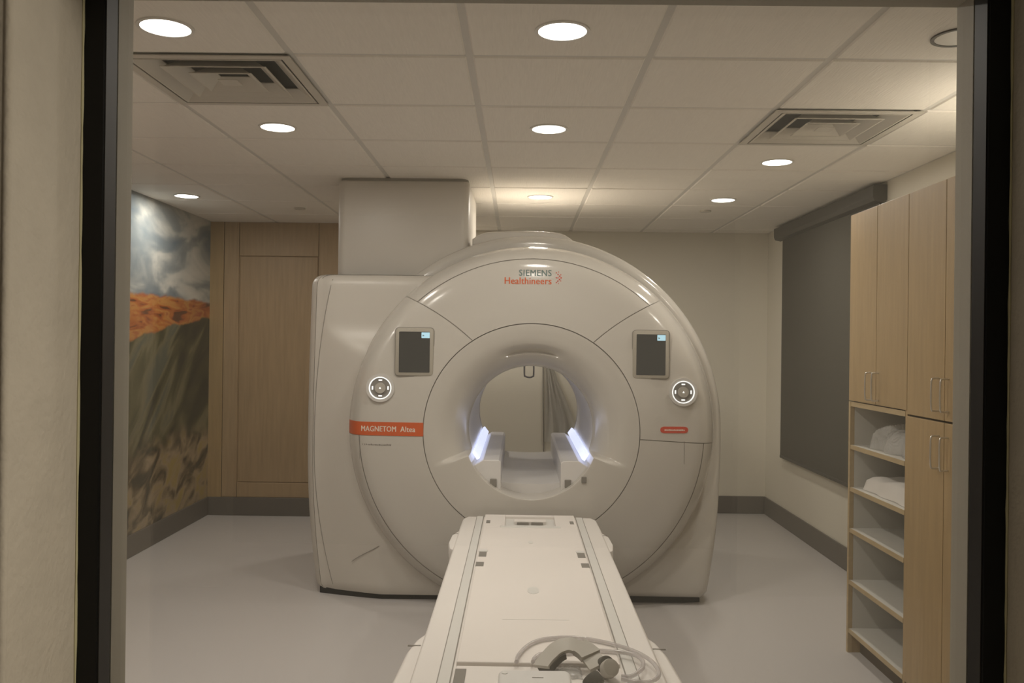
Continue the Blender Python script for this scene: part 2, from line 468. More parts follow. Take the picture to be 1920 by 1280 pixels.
# ------------------------------------------------------------------ ceiling
TW = 0.61
def gx(c): return (-1.297 + c) * TW
def gy(r): return (3.735 + r) * TW
ce = obj('ceiling', bx(XL, XR, YW1, YB, CEIL + .07, CEIL + .12), 'plenum', kind=STR)
VENTS = {(-1, 1): 1, (3, 2): 1}
tile_cache = {}
def tile(x0, x1, y0, y1):
    key = (round(x1 - x0, 3), round(y1 - y0, 3))
    if key not in tile_cache:
        a, b = x1 - x0, y1 - y0
        m = NB(); box(m, -a / 2, a / 2, -b / 2, b / 2, 0, .016)
        bot = [e for e in m.edges if all(v.co.z < .001 for v in e.verts)]
        bmesh.ops.bevel(m, geom=bot, offset=.005, segments=1, affect='EDGES')
        me = bpy.data.meshes.new('ceiling_tile'); m.to_mesh(me); m.free(); me.materials.append(MATS['tile'])
        tile_cache[key] = me
    o = bpy.data.objects.new('ceiling_tile', tile_cache[key]); COL.objects.link(o)
    o.parent = ce; o.location = ((x0 + x1) / 2, (y0 + y1) / 2, CEIL)
xs = sorted({XL, XR, *[gx(c) for c in range(-4, 8) if XL + .02 < gx(c) < XR - .02]})
ys = sorted({YW1, YB, *[gy(r) for r in range(-4, 12) if YW1 + .02 < gy(r) < YB - .02]})
HB = 0.012
LAMPS = [(-1.11, 2.64), (0.122, 2.64), (-1.11, 3.87), (0.122, 3.85), (1.345, 4.50), (1.345, 5.69),
         (-2.265, 5.76), (0.128, 5.65), (1.90, 3.15), (-2.30, 3.2), (-.49, 6.85)]  # last one added out of sight behind the column, to brighten the rear wall
for i in range(len(xs) - 1):
    for j in range(len(ys) - 1):
        x0, x1, y0, y1 = xs[i], xs[i + 1], ys[j], ys[j + 1]
        c = round((x0 / TW) + 1.297); r = round((y0 / TW) - 3.735)
        if (c, r) in VENTS and abs(gx(c) - x0) < .01: continue
        tile(x0 + HB, x1 - HB, y0 + HB, y1 - HB)
for x in xs[1:-1]: obj('grid_bar', bx(x - HB - .001, x + HB + .001, YW1, YB, CEIL + .0055, CEIL + .012), 'tbar', ce)
for y in ys[1:-1]:
    for i in range(len(xs) - 1):
        obj('grid_bar', bx(xs[i] + HB, xs[i + 1] - HB, y - HB - .001, y + HB + .001, CEIL + .0055, CEIL + .012), 'tbar', ce)
bm = NB()
box(bm, XL, XL + HB + .004, YW1, YB, CEIL + .003, CEIL + .012); box(bm, XR - HB - .004, XR, YW1, YB, CEIL + .003, CEIL + .012)
box(bm, XL, XR, YB - HB - .004, YB, CEIL + .003, CEIL + .012); box(bm, XL, XR, YW1, YW1 + HB + .004, CEIL + .003, CEIL + .012)
obj('wall_angle', bm, 'tbar', ce)

# four-way supply vents
def vent(c, r, label):
    x0, x1, y0, y1 = gx(c) + HB, gx(c + 1) - HB, gy(r) + HB, gy(r + 1) - HB
    cx, cy = (x0 + x1) / 2, (y0 + y1) / 2
    t = thing('ceiling_vent', label, 'vent', (cx, cy, CEIL - .006), 'square air vents in the ceiling grid')
    h = (x1 - x0) / 2
    obj('duct_box', bx(cx - h + .012, cx + h - .012, cy - h + .012, cy + h - .012, CEIL + .045, CEIL + .055), 'vent_dark', t)
    bm = NB()
    def sqring(bm, ro, ri, zo, zi, th):
        """sloped square louvre ring from half-size ro at zo to ri at zi"""
        L = []
        for rr, zz in ((ro, zo), (ri, zi), (ri, zi + th), (ro, zo + th)):
            L.append([bm.verts.new((cx + sx * rr, cy + sy * rr, zz)) for sx, sy in ((-1, -1), (1, -1), (1, 1), (-1, 1))])
        for k in range(4):
            a, b = L[k], L[(k + 1) % 4]
            for i in range(4): bm.faces.new((a[i], a[(i + 1) % 4], b[(i + 1) % 4], b[i]))
    sqring(bm, h + .010, h - .022, CEIL - .006, CEIL - .006, .004)
    sqring(bm, h - .022, h - .020, CEIL - .006, CEIL + .045, .002)
    obj('vent_frame', bm, 'vent_white', t)
    for ro, ri in ((.258, .204), (.182, .130), (.108, .056)):
        bm = NB(); sqring(bm, ro, ri, CEIL - .006, CEIL + .034, .003)
        sqring(bm, ro + .006, ro, CEIL - .006, CEIL - .006, .003)
        obj('louvre', bm, 'vent_white', t)
    bm = NB(); prism(bm, rrect(cx - .036, cx + .036, cy - .036, cy + .036, .004, 2), 'z', CEIL - .005, CEIL - .002)
    obj('louvre', bm, 'vent_white', t)
vent(-1, 1, 'white square ceiling vent on the mural side of the ceiling')
vent(3, 2, 'white square ceiling vent on the cabinet side of the ceiling')

# downlights
LAMP_LABEL = ['lit round downlight beside the mural-side ceiling vent, on its window side',
              'lit round downlight over the near end of the patient table',
              'lit round downlight just beyond the mural-side ceiling vent',
              'lit round downlight over the middle of the patient table',
              'lit round downlight just beyond the cabinet-side ceiling vent',
              'lit round downlight near the roller shade, further from the vent',
              'lit round downlight close to the landscape mural wall',
              'lit round downlight right above the top of the scanner, lighting the ceiling round it',
              'lit round downlight above the tall wooden cabinets',
              'lit round downlight between the mural wall and the ceiling vent',
              'added round downlight, unseen behind the tall white column, brightening the rear wall']
def downlight(x, y, label, lit=True, power=LAMP_W):
    t = thing('downlight', label, 'downlight', (x, y, CEIL - .006), 'round recessed downlights' if lit else None)
    R = 0.075
    bm = NB(); disc_ring(bm, (x, y), R, R + .011, CEIL - .005, CEIL + .001, 40, 'z')
    obj('trim_ring', bm, 'lamp_trim' if lit else 'dark_metal', t)
    bm = NB(); disc_ring(bm, (x, y), 0, R, CEIL - .003, CEIL + .001, 40, 'z')
    obj('lens', bm, 'lamp_lens' if lit else 'lens_off', t)
    if lit:
        ld = bpy.data.lights.new('downlight_lamp', 'AREA'); ld.shape = 'DISK'; ld.size = 2 * R
        ld.energy = power; ld.color = LAMP_COL; ld.spread = math.radians(178)
        lo = bpy.data.objects.new('downlight_lamp', ld); COL.objects.link(lo)
        lo.parent = t; lo.location = (0, 0, -0.001)
for (x, y), lb in zip(LAMPS, LAMP_LABEL): downlight(x, y, lb)
downlight(1.36, 2.66, 'unlit round ceiling fixture with a dark ring, near the window frame corner', lit=False)
def small_cap(x, y, label):
    bm = NB(); disc_ring(bm, (x, y), 0, .040, CEIL - .010, CEIL, 24, 'z')
    tag(obj('sprinkler_cap', bm, 'vent_white', base=True), label, 'sprinkler', 'small round caps in the ceiling')
small_cap(-1.62, 6.24, 'small round sprinkler cap in the ceiling before the wood panelling')
small_cap(1.33, 6.16, 'small round sprinkler cap in the ceiling near the roller shade')

# ------------------------------------------------------------------ mural, shade
tag(obj('wall_mural', bx(XL + .0005, XL + .004, 2.2, WOODY - .001, BH + .001, CEIL + .004), 'mural', base=True),
    'landscape mural of cloudy sky, orange hills and dark rocky slopes on the wall', 'mural')

t = thing('roller_shade', 'dark grey roller shade pulled down on the wall behind the cabinets', 'roller shade', (XR - .04, 5.95, 0.56))
obj('shade_cloth', bx(XR - .035, XR - .032, 5.03, 6.87, 0.575, 2.34), 'shade_fabric', t)
obj('hem_bar', bx(XR - .040, XR - .028, 5.03, 6.87, 0.555, 0.578, bev=.003), 'cassette', t)
prof = [(XR - .001, 2.40), (XR - .001, 2.31), (XR - .03, 2.295), (XR - .075, 2.305), (XR - .085, 2.33), (XR - .085, 2.395), (XR - .075, 2.40)]
bm = NB(); prism(bm, prof, 'y', 5.0, 6.94)
obj('cassette', bm, 'cassette', t)

# ------------------------------------------------------------------ scanner
AX, AZ = 0.072, 0.965
SC = thing('mri_scanner', 'large white ring-shaped magnetic resonance scanner with glowing bore and two screens', 'scanner', (AX, 5.4, 0))
PROF = spline([(r, y, 0) for r, y in [(.590, 4.640), (.68, 4.643), (.78, 4.649), (.87, 4.656), (.925, 4.668), (.965, 4.692), (.998, 4.736), (1.020, 4.790), (1.033, 4.850), (1.040, 4.930)]], 6)
PR = np.array([p.x for p in PROF]); PY = np.array([p.y for p in PROF])
def face_y(r): return float(np.interp(r, PR, PY))
def surf(x, z): return face_y(math.hypot(x - AX, z - AZ))
def pol(r, th, dy=0.0):
    """th in degrees from the top, positive to the right"""
    a = math.radians(th)
    return (AX + r * math.sin(a), face_y(r) + dy, max(0.033, AZ + r * math.cos(a)))
GAP = 0.0022
def patch(name, r0, r1, t0, t1, nt_=24, dy=0.0, mat='shell', parent=SC, gap=GAP):
    """panel of the front cover between radii r0..r1; t0, t1 are (angle at r0, angle at r1)"""
    rr = [r for r in PR if r0 + gap < r < r1 - gap]
    rr = [r0 + gap] + rr + [r1 - gap]
    rows = []
    for r in rr:
        f = (r - r0) / (r1 - r0); g = math.degrees(gap / r)
        a = t0[0] + (t0[1] - t0[0]) * f + g; b = t1[0] + (t1[1] - t1[0]) * f - g
        rows.append([pol(r, a + (b - a) * k / nt_, dy) for k in range(nt_ + 1)])
    bm = NB(); grid(bm, rows)
    bmesh.ops.remove_doubles(bm, verts=bm.verts[:], dist=1e-5)
    skirt(bm, Vector((0, .007, 0)))
    return obj(name, bm, mat, parent, smooth=True)
RO = 1.040; RS = 0.945
# backing behind the joints
rows = [[pol(r, 360 * k / 120, .005) for k in range(120)] for r in PR]
bm = NB(); grid(bm, rows, closed_u=True); obj('cover_backing', bm, 'seam', SC, smooth=True)
TL, TR = (-33.5, -42), (34, 42.5)
top_panel = patch('front_panel', .590, RS, TL, TR, 40)
TLo, TRo = (-33.5, -44.3), (34, 44.8)
pl = patch('front_panel', .590, RO, (-91.8, -91.8), TLo, 40)
pr = patch('front_panel', .590, RO, TRo, (93.2, 93.2), 40)
patch('front_panel', .590, RS, (93.2, 93.2), (268.2, 268.2), 60)
patch('rim', RS, RO, (-42, -44.3), (42.5, 44.8), 40)
patch('rim', RS, RO, (93.2, 93.2), (268.2, 268.2), 60)

# flared mouth of the bore: a cone above, a flat dock block below
def sstep(a, b, x):
    u = min(1, max(0, (x - a) / (b - a))); return u * u * (3 - 2 * u)
CONE = spline([(r, y, 0) for r, y in [(.590, 4.640), (.55, 4.643), (.50, 4.655), (.455, 4.682), (.415, 4.722), (.385, 4.775), (.366, 4.840), (.356, 4.92)]], 5)
CR = [p.x for p in CONE]; CY = [p.y for p in CONE]
BLOCK = []
for i, r in enumerate(CR):                       # same number of rings, but running flat to the opening
    f = i / (len(CR) - 1)
    if f < 0.62: BLOCK.append((.590 - (.590 - .372) * f / 0.62, 4.640 + .010 * f))
    else:
        g = (f - .62) / .38; a = g * PI / 2
        BLOCK.append((.372 - .016 * math.sin(a), 4.646 + .03 * (1 - math.cos(a)) + .325 * max(0, g - .25)))
angs = sorted(set([i * 2.5 for i in range(-72, 72)] + [s * v for s in (1, -1) for v in (108, 108.6, 109.4, 110.2, 110.9, 111.5, 113)]))
rows = []
for i in range(len(CR)):
    row = []
    for th in angs:
        b = sstep(108.0, 111.5, abs(th))
        r = CR[i] + (BLOCK[i][0] - CR[i]) * b; y = CY[i] + (BLOCK[i][1] - CY[i]) * b
        # shallow grip recess over the opening
        rec = 0.026 * sstep(.428, .436, r) * (1 - sstep(.448, .478, r)) * (1 - sstep(12, 25, abs(th)))
        a = math.radians(th)
        rr = min(r, .590 - GAP) if i == 0 else r
        row.append((AX + rr * math.sin(a), y + rec, AZ - .004 * i / (len(CR) - 1) + rr * math.cos(a)))
    rows.append(row)
bm = NB(); grid(bm, rows, closed_u=True)
flare = obj('bore_flare', bm, 'shell', SC, smooth=True, angle=35)
# bore liner
Y0B, Y1B = 4.918, 6.18
rows = []
for y in np.linspace(Y0B, Y1B, 12):
    rows.append([(AX + .356 * math.sin(2 * PI * k / 96), y, AZ - .004 + .356 * math.cos(2 * PI * k / 96)) for k in range(96)])
bm = NB(); grid(bm, rows, closed_u=True)
liner = obj('bore_liner', bm, 'bore_liner', SC, smooth=True)
# rails, trough and light strips inside the bore
for s in (-1, 1):
    xi, xo = AX + s * .165, AX + s * .262
    bm = NB()
    pts = [(xi, .650), (xi, .790), (xi + s * .012, .802), (xo, .802), (AX + s * .312, .770), (AX + s * .285, .732), (AX + s * .245, .690), (AX + s * .205, .658), (AX + s * .165, .637)]
    prism(bm, pts, 'y', 4.70, Y1B + .01, .004)
    obj('bore_rail', bm, 'bore_liner', SC)
    bm = NB()
    pts = [(AX + s * .284, .805), (AX + s * .312, .843), (AX + s * .325, .836), (AX + s * .300, .795)]
    prism(bm, pts, 'y', 4.75, Y1B - .02)
    obj('light_strip', bm, 'led', SC)
bm = NB()
tr = [(AX + .19 * u, .657 + .012 * u * u) for u in np.linspace(-1, 1, 13)]
prism(bm, tr + [(AX + .17, .60), (AX - .17, .60)], 'y', 4.80, Y1B + .01)
obj('bore_trough', bm, 'bore_liner', SC, smooth=True)
# dock notch pieces below the opening
for s in (-1, 1):
    obj('dock_pin', bx(AX + s * .205 - .018, AX + s * .205 + .018, 4.690, 4.80, .655, .70, bev=.004), 'socket_grey', SC)
obj('dock_sensor', bx(AX + .275, AX + .302, 4.637, 4.66, .692, .726, bev=.003), 'socket_grey', SC)

# body behind the cover
def body_r(th):
    a = math.radians(th); s, c = math.sin(a), math.cos(a)
    if c >= 0: return 1.112
    lo, hi = .3, 1.6
    for _ in range(40):
        m = (lo + hi) / 2; x, z = abs(m * s), AZ + m * c
        wlim = 1.112 - .13 * ((AZ - z) / AZ) ** 1.6
        if z < .035 or x > wlim: hi = m
        else: lo = m
    return lo
def body_y(th):
    return 4.955 - .205 * sstep(85, 135, th)
TH = [-180 + 2 * i for i in range(180)]
rows = []
def brow(inset, dy, back=None):
    row = []
    for th in TH:
        r = body_r(th) - inset; a = math.radians(th)
        row.append((AX + r * math.sin(a), (back if back is not None else body_y(th) + dy), max(.035, AZ + r * math.cos(a))))
    return row
rows.append([(AX + .62 * math.sin(math.radians(t_)), body_y(t_) + .03, AZ + .62 * math.cos(math.radians(t_))) for t_ in TH])
rows.append(brow(.10, 0.0))
for k in range(7):
    a = k / 6 * PI / 2
    rows.append(brow(.05 * (1 - math.sin(a)), .06 * (1 - math.cos(a))))
bm = NB(); grid(bm, rows, closed_u=True)
obj('body_front_ring', bm, 'shell', SC, smooth=True)
rows = [brow(.004, .060), brow(.004, .066)]
bm = NB(); grid(bm, rows, closed_u=True); obj('body_seam', bm, 'seam', SC)
rows = [brow(0.0, .066), brow(0, 0, 5.5), brow(0, 0, 6.05)]
for k in range(1, 5):
    a = k / 4 * PI / 2
    rows.append(brow(.10 * (1 - math.cos(a)), 0, 6.05 + .12 * math.sin(a)))
rows.append([(AX + .352 * math.sin(math.radians(t_)), 6.18, AZ + .352 * math.cos(math.radians(t_))) for t_ in TH])
bm = NB(); grid(bm, rows, closed_u=True)
obj('body_shell', bm, 'shell_soft', SC, smooth=True)
top = [(x, 2.110 - .20 * (x - .02) ** 2 - .03 * max(0, (abs(x - .01) - .20) / .09) ** 2) for x in np.linspace(-.285, .305, 25)]
bm = NB(); prism(bm, [(-.285, 2.02)] + top + [(.305, 2.02)], 'y', 5.03, 5.75, .014, 3)
obj('top_cover', bm, 'shell_soft', SC, smooth=True)

# side cover on the left
def side_front(x): return 4.665 + .225 * ((x - AX) / 1.25) ** 2
def side_low(x, z):
    return max(side_front(x), 4.665 + .20 * sstep(1.15, 1.55, z), 4.665 + .105 * (1 - sstep(.25, .55, z)))
def side_sections(xs_part):
    rows = []
    zs = [.030, .055] + [.09 + .03 * k for k in range(57)] + [1.77 + .06 * math.sin(a) for a in (.3, .6, .9, 1.2, PI / 2)]
    ins = [.012, 0] + [0] * 57 + [.06 * (1 - math.cos(a)) for a in (.3, .6, .9, 1.2, PI / 2)]
    for z, i_ in zip(zs, ins):
        bow = .068 * max(0, (0.85 - z) / .85) ** 2 + .015 * max(0, (z - .85) / .95) ** 2
        row = []
        for kind_, u in xs_part:
            if kind_ == 'f': x = -.30 - u * .85; y = side_low(x, z) + .30 * (1 - sstep(.84, .96, math.hypot(x - AX, z - AZ)))
            elif kind_ == 'a':
                a = u * PI / 2
                x = -1.15 - .075 * math.sin(a); y = side_front(-1.15) + .10 * (1 - math.cos(a))
            else: x = -1.225; y = side_front(-1.15) + .10 + u * 1.05
            wgt = min(1, max(0, (-.6 - x) / .6))
            row.append((x + bow * wgt + (i_ if kind_ != 'f' else i_ * u * .3), y + (i_ if kind_ == 'f' else i_ * .5), z))
        rows.append(row)
    return rows
F = [('f', u) for u in np.linspace(0, 1, 48)] + [('a', .10), ('a', .22)]
B_ = [('a', u) for u in (.24, .4, .55, .7, .85, 1)] + [('s', .3), ('s', .7), ('s', 1)]
side = None
for nm, part in (('side_cover', F), ('side_cover', B_)):
    rows = side_sections(part); bm = NB(); V = grid(bm, rows)
    if part is F:
        top = [v for v in V[-1]]; y2 = 6.0
        e1 = bm.verts.new((top[0].co.x, 5.4, 1.83)); e2 = bm.verts.new((top[-1].co.x, 5.4, 1.83))
        bm.faces.new(top + [e2, e1])
    else:
        top = [v for v in V[-1]]
        e1 = bm.verts.new((-.45, top[-1].co.y, 1.83)); e2 = bm.verts.new((-.45, top[0].co.y, 1.83))
        bm.faces.new(top + [e1, e2])
    side = obj(nm, bm, 'shell_soft', SC, smooth=True)
# joint between the two side covers
seam_pts = []
for z in np.linspace(.06, 1.80, 40):
    x = -1.168 + .085 * abs((z - .9) / .9) ** 2.2
    y = side_low(x, z) if x > -1.15 else side_front(-1.15) + .10 * (1 - math.sqrt(1 - ((-1.15 - x) / .075) ** 2))
    bow = .068 * max(0, (0.85 - z) / .85) ** 2 + .015 * max(0, (z - .85) / .95) ** 2
    i_ = .06 * (1 - math.sqrt(1 - min(1, max(0, (z - 1.77) / .06)) ** 2))
    seam_pts.append((x + bow * min(1, max(0, (-.6 - x) / .6)), y + i_ - .0003, z))
bm = NB(); tube(bm, seam_pts, .0022, 6); obj('cover_joint', bm, 'seam', SC)
bm = NB()
jp = [(x, side_low(x, z) - .0005, z) for x, z in ((-.93, .205), (-.90, .228), (-.86, .252), (-.80, .285), (-.77, .305))]
tube(bm, jp, .0018, 6); obj('cover_joint', bm, 'seam', SC)
# plinth
bm = NB()
pl_pts = [(x, max(side_front(x), 4.77) + .03) for x in np.linspace(-1.13, 1.035, 24)]
prism(bm, pl_pts + [(1.035, 6.0), (-1.13, 6.0)], 'z', 0, .036)
obj('plinth', bm, 'plinth', SC)

# branding and band
def decal(name, x0, x1, z0, z1, mat, parent, nx=20, nz=3, dy=-.0012, rnd=0.0):
    rows = []
    for j in range(nz + 1):
        z = z0 + (z1 - z0) * j / nz
        row = []
        for i in range(nx + 1):
            x = x0 + (x1 - x0) * i / nx
            if rnd:
                u = max(0, abs(z - (z0 + z1) / 2)); e = rnd - math.sqrt(max(0, rnd * rnd - u * u))
                x = min(max(x, x0 + e), x1 - e)
            row.append((x, surf(x, z) + dy, z))
        rows.append(row)
    bm = NB(); grid(bm, rows); bmesh.ops.remove_doubles(bm, verts=bm.verts[:], dist=1e-6)
    bmesh.ops.dissolve_degenerate(bm, edges=bm.edges[:], dist=1e-6)
    skirt(bm, Vector((0, .004, 0)))
    return obj(name, bm, mat, parent)
band = decal('brand_band', AX - 1.035, -.5165, .9345, 1.008, 'orange', SC, 40, 3, -.0025)
for tx, xa, xb in (('MAGNETOM', -.860, -.665), ('Altea', -.642, -.560)):
    obj('lettering', text_bm(tx, xa, xb, .957, lambda x, z: surf(x, z) - .0026, .029, .020, spacing=1.06), 'white_print', band)
obj('lettering', text_bm('SIEMENS', -.006, .172, 1.815, surf, .034, .022, spacing=1.10), 'teal_print', top_panel)
obj('lettering', text_bm('Healthineers', -.084, .172, 1.770, surf, .036, .022, spacing=1.05), 'orange', top_panel)
bm = NB()
for px_, pz_, rr in [(.198, 1.833, .0035), (.207, 1.824, .004), (.216, 1.815, .0045), (.224, 1.806, .0045), (.215, 1.797, .0045), (.206, 1.788, .004),
                     (.198, 1.780, .0035), (.198, 1.806, .0035), (.207, 1.806, .0035), (.222, 1.823, .003), (.222, 1.789, .003), (.210, 1.838, .0025), (.210, 1.775, .0025)]:
    disc_ring(bm, (px_, pz_), 0, rr, surf(px_, pz_) - .0012, surf(px_, pz_) + .002, 10)
obj('logo_dots', bm, 'orange_red', top_panel)
# fine unreadable print under the band
bm = NB(); x = -.853
while x < -.700:
    wd = random.uniform(.004, .010); y = surf(x, .884)
    box(bm, x, x + wd, y - .001, y + .002, .880, .880 + random.uniform(.005, .009)); x += wd + .0025
obj('fine_print', bm, 'grey_print', SC)
pill = decal('badge', .772, .925, .968, 1.004, 'orange_red', pr, 20, 8, -.002, .018)
bm = NB(); x = .795
while x < .900:
    wd = random.uniform(.004, .008); y = surf(x, .985)
    box(bm, x, x + wd, y - .003, y, .982, .982 + random.uniform(.005, .008)); x += wd + .002
obj('fine_print', bm, 'white_print', SC)
# short joints of the lower cover next to the band
for s, x in ((-1, -.868), (1, .905)):
    bm = NB(); tube(bm, [(x, surf(x, z) - .0003, z) for z in np.linspace(.925, .80, 6)], .0016, 6); obj('cover_joint', bm, 'seam', SC)

# touch screens
def screen(x0, x1, z0, z1, parent):
    yb = surf((x0 + x1) / 2, (z0 + z1) / 2)
    t_ = obj('touch_screen', prism(NB(), rrect(x0, x1, z0, z1, .020, 5), 'y', yb - .010, yb + .03, .004, 2), 'screen_frame', parent, smooth=True)
    bm = NB(); ring = rrect(x0 - .004, x1 + .004, z0 - .004, z1 + .004, .022, 5); prism(bm, ring, 'y', yb - .004, yb + .02)
    obj('screen_shadow_gap', bm, 'seam', t_)
    obj('display', prism(NB(), rrect(x0 + .020, x1 - .020, z0 + .018, z1 - .020, .003, 2), 'y', yb - .0112, yb), 'screen_glass', t_)
    obj('display_icon', prism(NB(), rrect(x1 - .066, x1 - .021, z1 - .054, z1 - .023, .002, 2), 'y', yb - .0119, yb), 'screen_icon', t_)
    bm = NB(); prism(bm, [(x1 - .060, z1 - .045), (x1 - .049, z1 - .041), (x1 - .060, z1 - .036)], 'y', yb - .0125, yb)
    obj('display_mark', bm, 'teal_print', t_)
screen(-.674, -.466, 1.263, 1.523, SC)
screen(.617, .815, 1.264, 1.524, SC)

# illuminated dials
def dial(x, z):
    y = surf(x, z)
    t_ = obj('control_dial', disc_ring(NB(), (x, z), .060, .077, y - .012, y + .03, 48), 'dial_rim', SC, smooth=True)
    bm = NB(); disc_ring(bm, (x, z), 0, .061, y - .006, y + .03, 48); obj('dial_plate', bm, 'dial_face', t_)
    bm = NB(); disc_ring(bm, (x, z), .0560, .0615, y - .0135, y - .004, 48); obj('light_ring', bm, 'dial_light', t_)
    for k in range(4):
        a = k * PI / 2; cx, cz = x + .0425 * math.sin(a), z + .0425 * math.cos(a)
        hw, hh = (.010, .0038) if k % 2 == 0 else (.0038, .010)
        obj('light_key', bx(cx - hw, cx + hw, y - .0085, y - .003, cz - hh, cz + hh, bev=.0015), 'dial_light', t_)
    bm = NB(); disc_ring(bm, (x, z), 0, .029, y - .016, y, 40)
    bmesh.ops.bevel(bm, geom=[e for e in bm.edges if all(abs(v.co.y - (y - .016)) < 1e-5 for v in e.verts)], offset=.005, segments=3, affect='EDGES')
    obj('knob', bm, 'phone_grey', t_, smooth=True)
    bm = NB(); prism(bm, [(x - .006, z - .004), (x + .006, z - .004), (x, z + .007)], 'y', y - .0172, y); obj('knob_light', bm, 'dial_light', t_)
dial(-.755, 1.194); dial(.895, 1.192)
# loop hanging at the rear end of the bore
bm = NB(); tube(bm, spline([(.040, 6.23, 1.40), (.040, 6.23, 1.225), (.050, 6.23, 1.205), (.078, 6.23, 1.197), (.100, 6.23, 1.205), (.108, 6.23, 1.225), (.108, 6.23, 1.40)], 5), .006, 8)
obj('rear_handle', bm, 'cable_dark', SC, smooth=True)

# column behind the scanner
t = thing('service_column', 'white column with rounded corners rising behind the scanner to the ceiling', 'column', (-.70, 5.45, 0))
bm = NB(); prism(bm, rrect(-1.088, -.305, 5.045, 5.88, .05, 6), 'z', 1.832, CEIL - .016, .012, 3)
obj('column_cover', bm, 'shell_soft', t, smooth=True)
bm = NB(); prism(bm, rrect(-1.075, -.315, 5.055, 5.87, .05, 6), 'z', CEIL - .018, CEIL - .0005)
obj('shadow_gap', bm, 'seam', t, smooth=True)
bm = NB(); prism(bm, rrect(-1.03, -.78, 5.20, 5.80, .05, 4), 'z', 1.2, 1.845)
obj('column_core', bm, 'seam', t, smooth=True)

# ------------------------------------------------------------------ patient table
TX, TZ = 0.066, 0.520
TB = thing('patient_table', 'white wheeled patient table docked in front of the scanner bore', 'patient table', (TX, 3.4, 0))
def tp(u, y): return (TX + u, y)
out = [(-.330, 4.56), (-.352, 4.50), (-.355, 4.30), (-.357, 1.98), (-.30, 1.90), (.30, 1.90), (.357, 1.98), (.355, 4.30), (.352, 4.50), (.330, 4.56)]
bm = NB(); prism(bm, [(TX + a, b) for a, b in out], 'z', .445, TZ, .012, 3)
obj('table_deck', bm, 'table_shell', TB, smooth=True)
for s in (-1, 1):
    bm = NB()
    prism(bm, [(TX + s * .246, TZ - .01), (TX + s * .246, TZ + .003), (TX + s * .278, TZ + .003), (TX + s * .278, TZ - .01)], 'y', 1.98, 4.55)
    obj('guide_rail', bm, 'rail_grey', TB)
    for u in (.2445, .2795):
        obj('rail_joint', bx(TX + s * u - .0018, TX + s * u + .0018, 1.98, 4.552, TZ - .005, TZ + .0015), 'seam', TB)
    # grip ears at the scanner end
    bm = NB(); prism(bm, [(TX + s * a, b) for a, b in ((.345, 4.30), (.366, 4.24), (.384, 4.17), (.388, 4.02), (.374, 3.90), (.345, 3.86))], 'z', .44, TZ - .012, .010, 2)
    ear = obj('grip_ear', bm, 'table_shell', TB, smooth=True)
    obj('ear_joint', bx(TX + s * .362 - .014, TX + s * .362 + .014, 4.19, 4.196, TZ - .014, TZ - .0105), 'seam', ear)
    # shoulders of the lower cover at the foot end
    bm = NB(); prism(bm, [(TX + s * a, b) for a, b in ((.33, 2.82), (.362, 2.79), (.385, 2.73), (.402, 2.62), (.412, 2.40), (.412, 2.10), (.39, 1.92), (.33, 1.90))], 'z', .30, TZ - .022, .014, 3)
    sh = obj('shoulder_cover', bm, 'table_shell', TB, smooth=True)
    obj('shoulder_joint', bx(TX + s * .383 - .020, TX + s * .383 + .020, 2.668, 2.674, TZ - .024, TZ - .0205), 'seam', sh)
# lying surface with the connector well at its head end
bm = NB()
yw0, yw1, hw = 4.25, 4.50, .128
box(bm, TX - .235, TX + .235, 2.447, yw0, TZ - .004, TZ + .014, .004, 2)
box(bm, TX - .235, TX - hw, yw0, 4.545, TZ - .004, TZ + .0138, .002)
box(bm, TX + hw, TX + .235, yw0, 4.545, TZ - .004, TZ + .0138, .002)
box(bm, TX - hw, TX + hw, yw1, 4.545, TZ - .004, TZ + .0136, .002)
obj('lying_surface', bm, 'table_pad', TB)
well = obj('connector_well', bx(TX - hw + .004, TX + hw - .004, yw0 + .02, yw1 - .004, TZ - .003, TZ + .002), 'rail_grey', TB)
obj('connector_bar', bx(TX - .082, TX + .082, 4.36, 4.42, TZ + .002, TZ + .018, bev=.003), 'table_pad', well)
for s in (-1, 1):
    obj('connector_slot', bx(TX + s * .036 - .030, TX + s * .036 + .030, 4.345, 4.3595, TZ + .0025, TZ + .014), 'socket_grey', well)
bm = NB(); box(bm, TX - .150, TX + .150, 4.225, 4.262, TZ + .004, TZ + .018, .004)
obj('well_lip', bm, 'rail_grey', TB)
for s in (-1, 1):
    for u, y, a, b in ((.213, 4.36, .010, .035), (.243 - .030, 3.70, .0165, .052), (.243 - .025, 3.525, .0165, .034)):
        k = obj('socket', bx(TX + s * u - a, TX + s * u + a, y - b, y + b, TZ + .010, TZ + .0146), 'socket_grey', TB)
        if b > .05: obj('socket_cap', bx(TX + s * u - a - .003, TX + s * u + a + .003, y + b - .022, y + b + .012, TZ + .010, TZ + .0175, bev=.002), 'rail_grey', k)
for y, a in ((3.92, .012), (3.16, .022)):
    bm = NB(); prism(bm, [(TX - .003 + a * math.cos(2 * PI * i / 24), y + a * 2.0 * math.sin(2 * PI * i / 24)) for i in range(24)], 'z', TZ + .012, TZ + .0149)
    obj('press_mark', bm, 'rail_grey', TB)
obj('surface_crease', bx(TX - .11, TX + .11, 2.826, 2.829, TZ + .012, TZ + .0146), 'rail_grey', TB)
